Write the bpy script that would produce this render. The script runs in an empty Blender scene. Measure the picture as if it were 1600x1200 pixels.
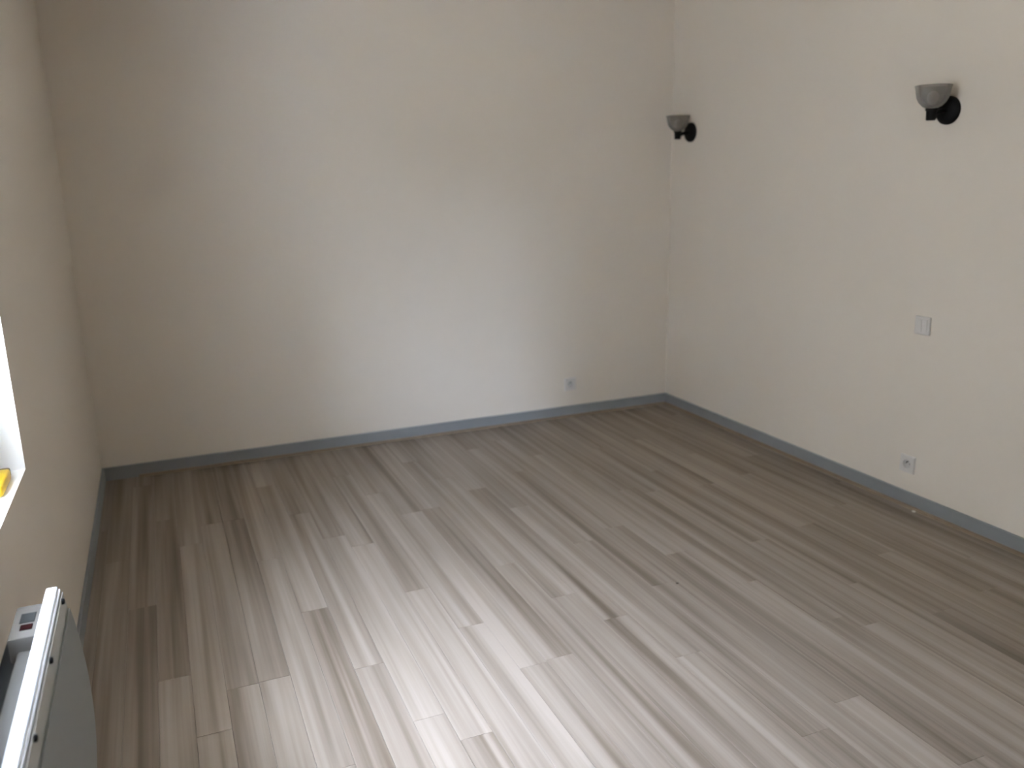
import bpy, bmesh, math, random
from mathutils import Vector, Matrix
random.seed(7)
C = bpy.context.scene
COL = C.collection

# ------------------------------------------------------------------ camera
W = 3.412            # room width (x), back wall at y = 0, camera looks towards +y
NEAR = -5.6          # wall behind the camera
CEIL = 2.62
F, YAW, PITCH, ROLL = 1318.4, 0.3936, 0.2429, -0.0200
cy, sy, cp, sp, cr, sr = math.cos(YAW), math.sin(YAW), math.cos(PITCH), math.sin(PITCH), math.cos(ROLL), math.sin(ROLL)
fwd = Vector((sy*cp, cy*cp, -sp)); rt = Vector((cy, -sy, 0)); up = rt.cross(fwd)
r2 = cr*rt + sr*up; u2 = -sr*rt + cr*up
cd = bpy.data.cameras.new('camera'); cam = bpy.data.objects.new('camera', cd); COL.objects.link(cam)
cam.matrix_world = Matrix(((r2.x, u2.x, -fwd.x, .3785), (r2.y, u2.y, -fwd.y, -4.636), (r2.z, u2.z, -fwd.z, 1.5), (0, 0, 0, 1)))
cd.sensor_width = 36; cd.lens = F/1600*36; cd.clip_start = .02
cd.dof.use_dof = True; cd.dof.focus_distance = 2.2; cd.dof.aperture_fstop = 2.6
C.camera = cam

# ------------------------------------------------------------------ sky, light, exposure
wd = bpy.data.worlds.new('overcast_sky'); C.world = wd; wd.use_nodes = True
nt = wd.node_tree; nt.nodes.clear()
def N(nt, t, **k):
    n = nt.nodes.new(t)
    for a, b in k.items(): setattr(n, a, b)
    return n
tc = N(nt, 'ShaderNodeTexCoord'); sx = N(nt, 'ShaderNodeSeparateXYZ'); rp = N(nt, 'ShaderNodeValToRGB')
mr = N(nt, 'ShaderNodeMapRange'); mr.inputs['From Min'].default_value = -1; mr.inputs['From Max'].default_value = 1
bg = N(nt, 'ShaderNodeBackground'); wo = N(nt, 'ShaderNodeOutputWorld')
nt.links.new(tc.outputs['Generated'], sx.inputs[0]); nt.links.new(sx.outputs['Z'], mr.inputs['Value'])
nt.links.new(mr.outputs[0], rp.inputs[0]); nt.links.new(rp.outputs[0], bg.inputs[0]); nt.links.new(bg.outputs[0], wo.inputs[0])
e = rp.color_ramp.elements                       # overcast sky: dim ground, horizon a third of the zenith
e[0].position = 0; e[0].color = (.155, .15, .14, 1)
e[1].position = 1; e[1].color = (.87, 1.0, 1.28, 1)
a = e.new(.49); a.color = (.155, .15, .14, 1)
a = e.new(.51); a.color = (.30, .35, .442, 1)
bg.inputs[1].default_value = 5.0
pl = bpy.data.lights.new('window_daylight_portal', 'AREA'); pl.shape = 'RECTANGLE'; pl.cycles.is_portal = True
C.view_settings.view_transform = 'Standard'; C.view_settings.look = 'None'
C.view_settings.gamma = 1; C.view_settings.use_curve_mapping = False
C.view_settings.exposure = 5.27
C.cycles.max_bounces = 16; C.cycles.diffuse_bounces = 12; C.cycles.sample_clamp_indirect = 8
C.cycles.use_denoising = True

# ------------------------------------------------------------------ helpers
def lin(c): return tuple((v/255/12.92 if v/255 <= .04045 else ((v/255+.055)/1.055)**2.4) for v in c)
def mat(name, col, rough=.5, spec=.5, metal=0, noise=None, bump=None):
    m = bpy.data.materials.new(name); m.use_nodes = True; t = m.node_tree; b = t.nodes['Principled BSDF']
    b.inputs['Base Color'].default_value = (*col, 1); b.inputs['Roughness'].default_value = rough
    b.inputs['Specular IOR Level'].default_value = spec; b.inputs['Metallic'].default_value = metal
    if noise or bump:
        o = N(t, 'ShaderNodeTexCoord')
    if noise:
        sc, amt = noise
        n = N(t, 'ShaderNodeTexNoise'); n.inputs['Scale'].default_value = sc; n.inputs['Detail'].default_value = 4
        mx = N(t, 'ShaderNodeMix', data_type='RGBA')
        mx.inputs[6].default_value = (*[c*(1-amt) for c in col], 1); mx.inputs[7].default_value = (*[min(1, c*(1+amt)) for c in col], 1)
        t.links.new(o.outputs['Object'], n.inputs[0]); t.links.new(n.outputs[0], mx.inputs[0]); t.links.new(mx.outputs[2], b.inputs['Base Color'])
    if bump:
        sc, st = bump
        n = N(t, 'ShaderNodeTexNoise'); n.inputs['Scale'].default_value = sc; n.inputs['Detail'].default_value = 3
        bp = N(t, 'ShaderNodeBump'); bp.inputs['Strength'].default_value = st; bp.inputs['Distance'].default_value = .001
        t.links.new(o.outputs['Object'], n.inputs[0]); t.links.new(n.outputs[0], bp.inputs['Height']); t.links.new(bp.outputs[0], b.inputs['Normal'])
    return m
def link(name, bm, m, parent=None, smooth=None):
    me = bpy.data.meshes.new(name); bmesh.ops.recalc_face_normals(bm, faces=bm.faces); bm.to_mesh(me); bm.free()
    for mm in (m if isinstance(m, list) else [m]): me.materials.append(mm)
    if smooth is not None:
        for p in me.polygons: p.use_smooth = True
        me.set_sharp_from_angle(angle=smooth)
    o = bpy.data.objects.new(name, me); COL.objects.link(o)
    if parent: o.parent = parent
    return o
def box(bm, lo, hi, bev=0, seg=2):
    vs = [bm.verts.new((x, y, z)) for x in (lo[0], hi[0]) for y in (lo[1], hi[1]) for z in (lo[2], hi[2])]
    fs = [bm.faces.new([vs[i] for i in q]) for q in ((0,1,3,2),(4,6,7,5),(0,4,5,1),(2,3,7,6),(0,2,6,4),(1,5,7,3))]
    if bev:
        es = list({ed for f in fs for ed in f.edges})
        bmesh.ops.bevel(bm, geom=es, offset=bev, segments=seg, profile=.5, affect='EDGES')
def lathe(bm, prof, n=32, axis=Matrix.Identity(4)):
    """prof: (radius, height) list; revolved about local z, placed with axis"""
    rings = []
    for r, h in prof:
        if r < 1e-6: rings.append([bm.verts.new(axis @ Vector((0, 0, h)))])
        else: rings.append([bm.verts.new(axis @ Vector((r*math.cos(2*math.pi*k/n), r*math.sin(2*math.pi*k/n), h))) for k in range(n)])
    for a, b in zip(rings, rings[1:]):
        for k in range(n):
            k2 = (k+1) % n
            if len(a) == 1 and len(b) == 1: continue
            if len(a) == 1: bm.faces.new((a[0], b[k], b[k2]))
            elif len(b) == 1: bm.faces.new((a[k], b[0], a[k2]))
            else: bm.faces.new((a[k], b[k], b[k2], a[k2]))
def tube(bm, pts, rad, n=14):
    pts = [Vector(p) for p in pts]; rings = []
    for i, p in enumerate(pts):
        d = (pts[min(i+1, len(pts)-1)] - pts[max(i-1, 0)]).normalized()
        s = d.orthogonal().normalized() if not rings else (ps - d*ps.dot(d)).normalized()
        ps = s; t = d.cross(s)
        rings.append([bm.verts.new(p + rad*(math.cos(2*math.pi*k/n)*s + math.sin(2*math.pi*k/n)*t)) for k in range(n)])
    for a, b in zip(rings, rings[1:]):
        for k in range(n): bm.faces.new((a[k], a[(k+1) % n], b[(k+1) % n], b[k]))
    bm.faces.new(rings[0]); bm.faces.new(rings[-1])
def prism_y(bm, prof, y0, y1):
    a = [bm.verts.new((x, y0, z)) for x, z in prof]; b = [bm.verts.new((x, y1, z)) for x, z in prof]
    n = len(prof)
    for k in range(n): bm.faces.new((a[k], a[(k+1) % n], b[(k+1) % n], b[k]))
    bm.faces.new(a); bm.faces.new(b)
def tag(o, label=None, cat=None, group=None, kind=None):
    for k, v in (('label', label), ('category', cat), ('group', group), ('kind', kind)):
        if v: o[k] = v
    return o
def thing(name, label, cat, loc=(0, 0, 0), rotz=0, group=None):
    o = bpy.data.objects.new(name, None); COL.objects.link(o); o.location = loc; o.rotation_euler = (0, 0, rotz)
    o.empty_display_size = .05
    return tag(o, label, cat, group)
def struct(name, label, bm, m):
    o = link(name, bm, m); return tag(o, label, name.split('_')[0], None, 'structure')

# ------------------------------------------------------------------ materials
M_wall = mat('cream_paint', (.685, .628, .555), .85, .2, bump=(260, .12))
M_ceil = mat('ceiling_paint', (.70, .67, .61), .9, .2)
M_reveal = mat('white_gloss_paint', (.90, .90, .89), .45, .4)
M_skirt = mat('grey_blue_paint', (.235, .25, .262), .45, .45, noise=(14, .05))
M_bead = mat('brown_bead', (.23, .175, .125), .6, .3, noise=(30, .15))
M_under = mat('floor_underlay', (.10, .06, .045), .9, .1)
M_plastic = mat('pale_plastic', (.61, .585, .56), .35, .5)
M_plastic_dark = mat('socket_recess_plastic', (.50, .49, .48), .4, .5)
M_hole = mat('dark_hole', (.02, .02, .02), .6, .2)
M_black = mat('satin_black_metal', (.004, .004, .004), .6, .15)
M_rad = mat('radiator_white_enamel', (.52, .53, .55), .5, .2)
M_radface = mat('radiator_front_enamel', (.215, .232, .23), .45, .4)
M_radbody = mat('radiator_casing_shaded_enamel', (.085, .083, .078), .8, .08)  # casing shade put into a darkened base colour
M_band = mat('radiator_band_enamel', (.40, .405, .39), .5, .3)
M_box = mat('control_box_shaded_plastic', (.105, .098, .09), .8, .08)  # grey-white box, darkened here to carry the shade on it
M_display = mat('grey_display', (.025, .026, .026), .8, .05)
M_red = mat('dark_red_switch', (.012, .0012, .0015), .8, .05)
M_steel = mat('screw_black', (.004, .004, .004), .8, .05)
M_yellow = mat('yellow_plastic', (.93, .62, .025), .4, .5)
M_tan = mat('tan_plastic_end', (.30, .24, .14), .5, .4)
M_upvc = mat('white_window_frame', (.82, .82, .82), .35, .5)
M_stone = mat('blocker_stone', (.21, .195, .17), .9, .2)  # only for the added light blockers outside
M_fleck = mat('paint_fleck', (.75, .72, .68), .7, .3)
M_chip = mat('dark_chip', (.08, .065, .05), .7, .3)

def glass(name, tint, gl, rough):
    m = bpy.data.materials.new(name); m.use_nodes = True; t = m.node_tree; t.nodes.clear()
    tr = N(t, 'ShaderNodeBsdfTransparent'); tr.inputs[0].default_value = (*tint, 1)
    g = N(t, 'ShaderNodeBsdfGlossy'); g.inputs['Roughness'].default_value = rough
    fr = N(t, 'ShaderNodeFresnel'); fr.inputs[0].default_value = 1.5
    mx = N(t, 'ShaderNodeMixShader'); o = N(t, 'ShaderNodeOutputMaterial')
    t.links.new(fr.outputs[0], mx.inputs[0]); t.links.new(tr.outputs[0], mx.inputs[1]); t.links.new(g.outputs[0], mx.inputs[2]); t.links.new(mx.outputs[0], o.inputs[0])
    return m
M_glass = glass('window_glass', (.95, .97, .96), .05, .0)
def smoked():
    m = bpy.data.materials.new('smoked_glass'); m.use_nodes = True; t = m.node_tree; b = t.nodes['Principled BSDF']
    b.inputs['Base Color'].default_value = (.34, .325, .305, 1); b.inputs['Roughness'].default_value = .25
    tr = N(t, 'ShaderNodeBsdfTransparent'); tr.inputs[0].default_value = (.80, .78, .75, 1)
    lw = N(t, 'ShaderNodeLayerWeight'); lw.inputs[0].default_value = .35
    mr = N(t, 'ShaderNodeMapRange'); mr.inputs['To Min'].default_value = .35; mr.inputs['To Max'].default_value = .85
    mx = N(t, 'ShaderNodeMixShader'); o = t.nodes['Material Output']
    t.links.new(lw.outputs['Facing'], mr.inputs['Value']); t.links.new(mr.outputs[0], mx.inputs[0])
    t.links.new(tr.outputs[0], mx.inputs[1]); t.links.new(b.outputs[0], mx.inputs[2]); t.links.new(mx.outputs[0], o.inputs[0])
    return m
M_smoke = smoked()

def laminate():
    m = bpy.data.materials.new('grey_beige_laminate'); m.use_nodes = True; t = m.node_tree; b = t.nodes['Principled BSDF']
    L = t.links.new
    o = N(t, 'ShaderNodeTexCoord'); oi = N(t, 'ShaderNodeObjectInfo')
    ml = N(t, 'ShaderNodeMath', operation='MULTIPLY'); ml.inputs[1].default_value = 137.0
    cb = N(t, 'ShaderNodeCombineXYZ'); L(oi.outputs['Random'], ml.inputs[0]); L(ml.outputs[0], cb.inputs[2])
    ad = N(t, 'ShaderNodeVectorMath', operation='ADD'); L(o.outputs['Object'], ad.inputs[0]); L(cb.outputs[0], ad.inputs[1])
    def streak(sx_, sy_, det, dist=0):
        mp = N(t, 'ShaderNodeMapping'); mp.inputs['Scale'].default_value = (sx_, sy_, 1); L(ad.outputs[0], mp.inputs[0])
        n = N(t, 'ShaderNodeTexNoise'); n.inputs['Scale'].default_value = 1; n.inputs['Detail'].default_value = det; n.inputs['Distortion'].default_value = dist
        L(mp.outputs[0], n.inputs[0]); return n
    broad = streak(24, .5, 2, .3); fine = streak(85, 1.4, 2)
    a1 = N(t, 'ShaderNodeMath', operation='MULTIPLY'); a1.inputs[1].default_value = .80; L(broad.outputs[0], a1.inputs[0])
    a2 = N(t, 'ShaderNodeMath', operation='MULTIPLY_ADD'); a2.inputs[1].default_value = .20; L(fine.outputs[0], a2.inputs[0]); L(a1.outputs[0], a2.inputs[2])
    r = N(t, 'ShaderNodeMath', operation='MULTIPLY_ADD'); r.inputs[1].default_value = .12; L(oi.outputs['Random'], r.inputs[0]); L(a2.outputs[0], r.inputs[2])
    rp = N(t, 'ShaderNodeValToRGB'); L(r.outputs[0], rp.inputs[0])
    e = rp.color_ramp.elements
    e[0].position = .34; e[0].color = (.132, .099, .070, 1)
    e[1].position = .72; e[1].color = (.318, .266, .222, 1)
    k = e.new(.52); k.color = (.226, .185, .148, 1)
    L(rp.outputs[0], b.inputs['Base Color'])
    b.inputs['Roughness'].default_value = .42; b.inputs['Specular IOR Level'].default_value = .35
    bp = N(t, 'ShaderNodeBump'); bp.inputs['Strength'].default_value = .08; bp.inputs['Distance'].default_value = .0005
    L(fine.outputs[0], bp.inputs['Height']); L(bp.outputs[0], b.inputs['Normal'])
    return m
M_lam = laminate()

# ------------------------------------------------------------------ room shell
T = .62                                   # wall thickness
WY0, WY1, WZ0, WZ1 = -3.44, -2.192, .772, 2.14     # window opening in the left wall
bm = bmesh.new(); box(bm, (0, NEAR, -.12), (W, 0, -.0095)); floor = struct('floor', 'grey-beige laminate floor of narrow streaky planks', bm, M_under)
bm = bmesh.new(); box(bm, (-T, 0, -.12), (W+.15, .15, CEIL)); struct('wall_back', 'plain cream back wall above the grey skirting', bm, M_wall)
bm = bmesh.new(); box(bm, (W, NEAR, -.12), (W+.15, 0, CEIL)); struct('wall_right', 'plain cream right wall carrying two wall lamps', bm, M_wall)
bm = bmesh.new(); box(bm, (-T, NEAR-.15, -.12), (W+.15, NEAR, CEIL)); struct('wall_near', 'cream wall behind the viewer', bm, M_wall)
bm = bmesh.new(); box(bm, (-T, NEAR-.15, CEIL), (W+.15, .15, CEIL+.15)); struct('ceiling', 'plain pale ceiling', bm, M_ceil)
# left wall: a ring of boxes round the window opening, welded into one mesh with white reveal faces
bm = bmesh.new()
ys = [NEAR, WY0, WY1, 0]; zs = [-.12, WZ0, WZ1, CEIL]
g = {}
for xi, x in enumerate((0, -T)):
    for i, y in enumerate(ys):
        for j, z in enumerate(zs): g[xi, i, j] = bm.verts.new((x, y, z))
for xi in (0, 1):
    for i in range(3):
        for j in range(3):
            if (i, j) != (1, 1): bm.faces.new([g[xi, i, j], g[xi, i+1, j], g[xi, i+1, j+1], g[xi, i, j+1]])
for a, b in (((1,1),(2,1)), ((2,1),(2,2)), ((2,2),(1,2)), ((1,2),(1,1))):
    f = bm.faces.new([g[0, a[0], a[1]], g[0, b[0], b[1]], g[1, b[0], b[1]], g[1, a[0], a[1]]]); f.material_index = 1
rim = [(i, 0) for i in range(4)] + [(3, j) for j in range(1, 4)] + [(i, 3) for i in (2, 1, 0)] + [(0, j) for j in (2, 1)]
for a, b in zip(rim, rim[1:]+rim[:1]): bm.faces.new([g[0, a[0], a[1]], g[0, b[0], b[1]], g[1, b[0], b[1]], g[1, a[0], a[1]]])
struct('wall_left', 'cream left wall with the window opening above the radiator', bm, [M_wall, M_reveal])

# ------------------------------------------------------------------ window (white casement with two sashes)
win = thing('window_1', 'white two-sash window in the left wall above the radiator', 'window', (-.105, (WY0+WY1)/2, WZ0)); win['kind'] = 'structure'
hw, hh = (WY1-WY0)/2, WZ1-WZ0
bm = bmesh.new(); fw = .055
for lo, hi in (((-.035, -hw, 0), (.035, hw, fw)), ((-.035, -hw, hh-fw), (.035, hw, hh)), ((-.035, -hw, fw), (.035, -hw+fw, hh-fw)), ((-.035, hw-fw, fw), (.035, hw, hh-fw))):
    box(bm, lo, hi, .004, 1)
link('window_frame', bm, M_upvc, win)
for s in (-1, 1):
    y0, y1 = (fw+.001-hw, -.001) if s < 0 else (.001, hw-fw-.001); z0, z1 = fw+.001, hh-fw-.001; b = .088
    bm = bmesh.new()
    for lo, hi in (((-.025, y0, z0), (.03, y1, z0+b)), ((-.025, y0, z1-b), (.03, y1, z1)), ((-.025, y0, z0+b), (.03, y0+b, z1-b)), ((-.025, y1-b, z0+b), (.03, y1, z1-b))):
        box(bm, lo, hi, .004, 1)
    sash = link('sash', bm, M_upvc, win)
    bm = bmesh.new(); vs = [bm.verts.new((0, *p)) for p in ((y0+b, z0+b), (y1-b, z0+b), (y1-b, z1-b), (y0+b, z1-b))]; bm.faces.new(vs)
    link('pane', bm, M_glass, sash)
bm = bmesh.new(); box(bm, (.031, -.04, .60), (.036, -.012, .74), .002, 1); box(bm, (.036, -.034, .60), (.058, -.018, .625), .003, 1); box(bm, (.046, -.034, .52), (.058, -.018, .62), .004, 1)
link('handle', bm, M_upvc, win)
po = bpy.data.objects.new('window_daylight_portal', pl); COL.objects.link(po)
pl.size = WY1-WY0; pl.size_y = WZ1-WZ0
po.matrix_world = Matrix.Translation((-T-.01, (WY0+WY1)/2, (WZ0+WZ1)/2)) @ Matrix(((0, 0, -1, 0), (1, 0, 0, 0), (0, -1, 0, 0), (0, 0, 0, 1)))

# outside, unseen: overhang and dark stone blocks added to shape the window light
bm = bmesh.new(); box(bm, (-.92, NEAR-.8, 2.48), (-T-.001, .9, 2.60)); struct('trim_sky_blocker_1', 'unseen overhang added outside above the window to cut high sky light', bm, M_upvc)
bm = bmesh.new(); box(bm, (-9.4, -7.5, -.5), (-5.4, 12, 5.0)); box(bm, (-9.4, -30, -.5), (-9.0, -7.5, 3.5)); struct('wall_sky_blocker', 'unseen stone block and lower wall added outside to cut low sky light', bm, M_stone)

# ------------------------------------------------------------------ floor planks
PW, PL, GAP = .095, 1.37, .0006
X0 = .05
known = {7: -1.823, 5: -2.204, 12: -2.16, 13: -1.10, 14: -2.46, 15: -1.78, 23: -2.30, 21: -3.01, 28: -2.755, 1: -1.54, 4: -2.207, 17: -.95, 19: -1.72, 25: -1.35, 10: -1.35, 18: -2.62, 26: -2.02}
cache = {}
def plank_mesh(w, l):
    k = (round(w, 4), round(l, 3))
    if k not in cache:
        bm = bmesh.new(); x, y, c, d = w/2, l/2, .0009, .0005
        top = [bm.verts.new(p) for p in ((-x+c, -y+c, 0), (x-c, -y+c, 0), (x-c, y-c, 0), (-x+c, y-c, 0))]
        mid = [bm.verts.new(p) for p in ((-x, -y, -d), (x, -y, -d), (x, y, -d), (-x, y, -d))]
        bot = [bm.verts.new(p) for p in ((-x, -y, -.009), (x, -y, -.009), (x, y, -.009), (-x, y, -.009))]
        bm.faces.new(top); bm.faces.new(bot[::-1])
        for a, b in ((top, mid), (mid, bot)):
            for i in range(4): bm.faces.new((a[i], b[i], b[(i+1) % 4], a[(i+1) % 4]))
        bmesh.ops.recalc_face_normals(bm, faces=bm.faces)
        me = bpy.data.meshes.new('plank'); bm.to_mesh(me); bm.free(); me.materials.append(M_lam); cache[k] = me
    return cache[k]
rows = [(-1, .004, X0)] + [(k, X0+k*PW, min(X0+(k+1)*PW, W-.004)) for k in range(int((W-X0)/PW)+1)]
last = 0.3
for k, x0, x1 in rows:
    if x1-x0 < .015: continue
    if k in known: j = known[k] % -PL
    else:
        j = -((last + .43 + random.uniform(-.12, .22)) % PL)
    last = -j
    cuts = [-.004]; y = j
    while y > NEAR+.004:
        if y < -.06: cuts.append(y)
        y -= PL
    if cuts[-1] - (NEAR+.004) < .06: cuts[-1] = NEAR+.004
    else: cuts.append(NEAR+.004)
    for a, b in zip(cuts, cuts[1:]):
        o = bpy.data.objects.new('plank', plank_mesh(x1-x0-GAP, a-b-GAP)); COL.objects.link(o); o.parent = floor
        o.location = ((x0+x1)/2, (a+b)/2, 0)

# ------------------------------------------------------------------ skirting boards
HB, TB = .071, .012
def skirt(name, label, lo, hi):
    bm = bmesh.new(); box(bm, lo, hi, .002, 2); return struct(name, label, bm, M_skirt)
sb = skirt('baseboard_back', 'grey painted skirting board along the back wall', (.0, -TB, .0005), (W, 0, HB))
sr_ = skirt('baseboard_right', 'grey painted skirting board along the right wall', (W-TB, NEAR, .0005), (W, -TB, HB))
skirt('baseboard_left', 'grey painted skirting board along the left wall behind the radiator', (0, NEAR, .0005), (TB, -TB, HB))
def bead(parent, pts):
    bm = bmesh.new()
    (x0, y0), (x1, y1), (nx, ny) = pts
    n = 5; prof = [(0, 0)] + [(.011*math.cos(a), .013*math.sin(a)) for a in [math.pi/2*i/n for i in range(n+1)]]
    A = [bm.verts.new((x0+nx*u, y0+ny*u, .0005+v)) for u, v in prof]; B = [bm.verts.new((x1+nx*u, y1+ny*u, .0005+v)) for u, v in prof]
    for i in range(len(prof)): bm.faces.new((A[i], A[(i+1) % len(prof)], B[(i+1) % len(prof)], B[i]))
    bm.faces.new(A); bm.faces.new(B)
    o = link('foot_bead', bm, M_bead, parent, .6); o['label'] = 'thin brown bead along the foot of the skirting'  # brown quarter-round strip at the foot of the skirting
bead(sb, ((.17, -TB), (W-TB, -TB), (0, -1)))
bead(sr_, ((W-TB, -TB-.011), (W-TB, NEAR), (-1, 0)))

# ------------------------------------------------------------------ radiator (bowed electric panel under the window)
RY0, RY1 = -3.78, -2.815
rad = thing('electric_radiator', 'white bowed electric radiator on the left wall below the window', 'radiator', (0, (RY0+RY1)/2, .14))
ry = (RY0+RY1)/2; zo = .14
def pr(name, prof, y0, y1, m, parent=rad, sm=.5, bev=0):
    bm = bmesh.new(); prism_y(bm, [(x, z-zo) for x, z in prof], y0-ry, y1-ry)
    if bev: bmesh.ops.bevel(bm, geom=list(bm.edges), offset=bev, segments=2, affect='EDGES')
    return link(name, bm, m, parent, sm)
# rear casing, leaving a slot against the wall that a black plate fills as shade
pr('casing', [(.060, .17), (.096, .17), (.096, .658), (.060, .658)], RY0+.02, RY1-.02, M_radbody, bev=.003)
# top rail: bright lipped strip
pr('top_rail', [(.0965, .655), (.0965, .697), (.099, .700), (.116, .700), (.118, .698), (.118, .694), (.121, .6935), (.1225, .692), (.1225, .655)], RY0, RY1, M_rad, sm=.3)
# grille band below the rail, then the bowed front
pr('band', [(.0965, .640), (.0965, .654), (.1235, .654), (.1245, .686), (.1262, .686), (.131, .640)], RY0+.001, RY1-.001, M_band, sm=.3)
front = [(.1315, .648), (.1345, .648)]
for i in range(1, 21):
    t = i/20; z = .645 - t*(.645-.145)
    front.append((.1345 + .016*math.sin(math.pi*min(1, t*1.02)**.85) - .014*t**3, z))
prof = front + [(.100, .145), (.100, .1545), (.116, .16)] + [(.1315, .60)]
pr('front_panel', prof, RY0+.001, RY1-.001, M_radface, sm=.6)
for y in (-2.856, -3.090, -3.322, -3.55, -3.735):
    bm = bmesh.new(); lathe(bm, [(0, 0), (.006, 0), (.006, .004), (.0045, .0055), (0, .0055)], 12, Matrix.Translation((.1268, y-ry, .684-zo)) @ Matrix.Rotation(math.pi/2, 4, 'Y'))
    link('screw', bm, M_steel, rad, .6)
for y in (RY0+.18, RY1-.18):
    for z in (.25, .55):
        bm = bmesh.new(); box(bm, (.0, y-.02-ry, z-zo), (.061, y+.02-ry, z+.03-zo), .002, 1)
        link('wall_bracket', bm, M_black, rad)
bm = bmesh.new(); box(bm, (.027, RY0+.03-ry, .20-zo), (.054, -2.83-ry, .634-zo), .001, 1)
link('gap_shade_plate', bm, M_black, rad)  # black plate stands in for the shadow in the gap behind the radiator
bm = bmesh.new(); box(bm, (.047, -2.985-ry, .636-zo), (.0935, -2.848-ry, .686-zo), .004, 2)
cb_ = link('control_box', bm, M_box, rad, .6); cb_['label'] = 'grey-white control box with display at the far end of the radiator top'
bm = bmesh.new(); box(bm, (.060, -2.926-ry, .685-zo), (.086, -2.886-ry, .6872-zo), .0005, 1)
link('display', bm, M_display, cb_)
bm = bmesh.new(); box(bm, (.064, -2.956-ry, .685-zo), (.085, -2.936-ry, .6885-zo), .0008, 1)
link('power_switch', bm, M_red, cb_)

# ------------------------------------------------------------------ wall lamps
def make_lamp(label, y, z):
    t = thing('wall_lamp', label, 'wall lamp', (W, y, z), 0, 'wall lamps on the right wall')
    out = Matrix.Rotation(-math.pi/2, 4, 'Y')           # local z -> -x (out of the wall)
    bm = bmesh.new(); lathe(bm, [(0, 0), (.056, 0), (.056, .010), (.052, .016), (.040, .021), (.014, .024), (0, .024)], 40, out)
    link('wall_plate', bm, M_black, t, .6)
    bm = bmesh.new(); tube(bm, [(-.015, 0, 0), (-.045, 0, -.003), (-.070, 0, -.010), (-.088, 0, -.020), (-.092, 0, -.022)], .010)
    link('arm', bm, M_black, t, .8)
    bm = bmesh.new(); lathe(bm, [(0, -.040), (.016, -.040), (.019, -.036), (.020, -.004), (.024, .000), (.024, .006), (0, .006)], 28, Matrix.Translation((-.096, 0, 0)))
    link('lamp_socket', bm, M_black, t, .6)
    prof = [(.022, .007), (.036, .014), (.050, .028), (.059, .044), (.063, .062), (.066, .080), (.070, .094)]
    inner = [(r-.003, h+.001) for r, h in prof[::-1]]
    bm = bmesh.new(); lathe(bm, prof + inner, 40, Matrix.Translation((-.096, 0, 0)))
    link('glass_shade', bm, M_smoke, t, 1.0)
    bm = bmesh.new(); lathe(bm, [(.013, .007), (.013, .022), (.020, .038), (.022, .050), (.018, .064), (.008, .072), (0, .073)], 20, Matrix.Translation((-.096, 0, 0)))
    link('bulb', bm, M_plastic, t, 1.0)
    return t
l1 = make_lamp('black wall lamp with smoked glass shade, the one near the room corner', -.205, 1.726)
def copy_tree(o, parent=None):
    c = o.copy(); COL.objects.link(c)
    if parent: c.parent = parent
    for ch in list(o.children): copy_tree(ch, c)
    return c
l2 = copy_tree(l1); l2.location = (W, -2.015, 1.720)
l2['label'] = 'black wall lamp with smoked glass shade, farther from the corner above the switch'

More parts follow.
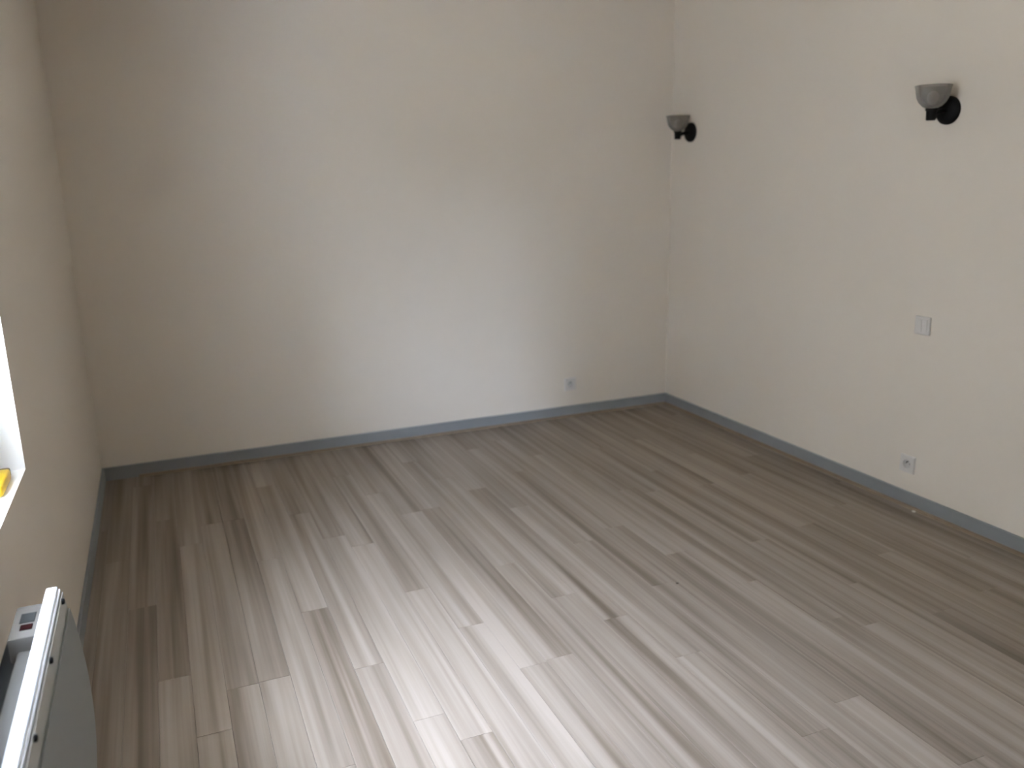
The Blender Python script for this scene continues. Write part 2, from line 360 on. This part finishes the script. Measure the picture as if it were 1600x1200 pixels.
# ------------------------------------------------------------------ socket and switch plates
def plate_base(t):
    bm = bmesh.new(); box(bm, (-.040, -.009, -.040), (.040, 0, .040), .004, 3); return link('cover_plate', bm, M_plastic, t, .6)
def make_socket(label, loc, rz):
    t = thing('wall_socket', label, 'socket', loc, rz, 'wall sockets above the skirting')
    bm = bmesh.new()                                     # plate with a round well
    n = 32; R = .0205; hx = .040; d = .009
    ring = [bm.verts.new((R*math.cos(2*math.pi*k/n), -d, R*math.sin(2*math.pi*k/n))) for k in range(n)]
    def sq(k, h):
        a = 2*math.pi*k/n; c, s = math.cos(a), math.sin(a); f = h/max(abs(c), abs(s)); return c*f, s*f
    o1 = [bm.verts.new((sq(k, hx-.003)[0], -d, sq(k, hx-.003)[1])) for k in range(n)]
    o2 = [bm.verts.new((sq(k, hx)[0], -d+.003, sq(k, hx)[1])) for k in range(n)]
    o3 = [bm.verts.new((sq(k, hx)[0], 0, sq(k, hx)[1])) for k in range(n)]
    for a, b in ((ring, o1), (o1, o2), (o2, o3)):
        for k in range(n): bm.faces.new((a[k], a[(k+1) % n], b[(k+1) % n], b[k]))
    link('cover_plate', bm, M_plastic, t, .6)
    bm = bmesh.new(); lathe(bm, [(.0205, -.009), (.0203, -.0005), (0, -.0005)], n, Matrix.Rotation(-math.pi/2, 4, 'X') @ Matrix.Scale(1, 4))
    for v in bm.verts: v.co.y = -abs(v.co.y)
    link('socket_well', bm, M_plastic_dark, t, .6)
    for x in (-.0095, .0095):
        bm = bmesh.new(); lathe(bm, [(0, -.0012), (.0026, -.0012), (.0026, -.0006)], 12, Matrix.Translation((x, 0, 0)) @ Matrix.Rotation(-math.pi/2, 4, 'X'))
        for v in bm.verts: v.co.y = -abs(v.co.y)
        link('pin_hole', bm, M_hole, t)
    bm = bmesh.new(); tube(bm, [(0, -.0006, .010), (0, -.010, .010), (0, -.0115, .010)], .0024, 10)
    link('earth_pin', bm, M_steel, t, .6)
    return t
make_socket('small white socket low on the back wall near the corner', (2.70, 0, .212), 0)
make_socket('small white socket low on the right wall above the grey skirting', (W, -1.985, .197), -math.pi/2)
t = thing('light_switch', 'small white double switch plate on the right wall below the lamp', 'switch', (W, -1.995, .832), -math.pi/2)
plate_base(t)
for s in (-1, 1):
    bm = bmesh.new(); x0, x1 = sorted((s*.001, s*.027))
    vs = [(x0, -.0088, -.027), (x1, -.0088, -.027), (x1, -.0088, .027), (x0, -.0088, .027), (x0, -.0105, -.027), (x1, -.0105, -.027), (x1, -.0145, .027), (x0, -.0145, .027)]
    v = [bm.verts.new(p) for p in vs]
    for q in ((0,1,2,3), (4,5,6,7), (0,1,5,4), (1,2,6,5), (2,3,7,6), (3,0,4,7)): bm.faces.new([v[i] for i in q])
    link('rocker', bm, M_plastic, t)

# ------------------------------------------------------------------ small things
t = thing('yellow_tool', 'small yellow plastic tool with a dark tan end lying on the white window sill', 'tool', (-.040, -2.329, WZ0))
bm = bmesh.new(); box(bm, (-.018, -.075, .0005), (.018, .063, .030), .007, 3); link('body', bm, M_yellow, t, .7)
bm = bmesh.new(); box(bm, (-.015, .0625, .003), (.015, .084, .027), .005, 2); o = link('end_cap', bm, M_tan, t, .7); o['label'] = 'dark tan end'
def chip(name, label, loc, s, m):
    bm = bmesh.new(); bmesh.ops.create_icosphere(bm, subdivisions=1, radius=1)
    for v in bm.verts: v.co = Vector((v.co.x*s[0]*random.uniform(.8, 1.2), v.co.y*s[1]*random.uniform(.8, 1.2), max(-.8, v.co.z)*s[2] + .8*s[2]))
    o = link(name, bm, m); o.location = loc; return tag(o, label, 'debris')
chip('wood_chip', 'tiny dark chip lying alone on the floor planks', (2.045, -2.20, .0002), (.007, .006, .002), M_chip)
chip('paint_fleck', 'tiny pale fleck on the floor against the right skirting', (W-.034, -2.07, .0002), (.008, .009, .004), M_fleck)
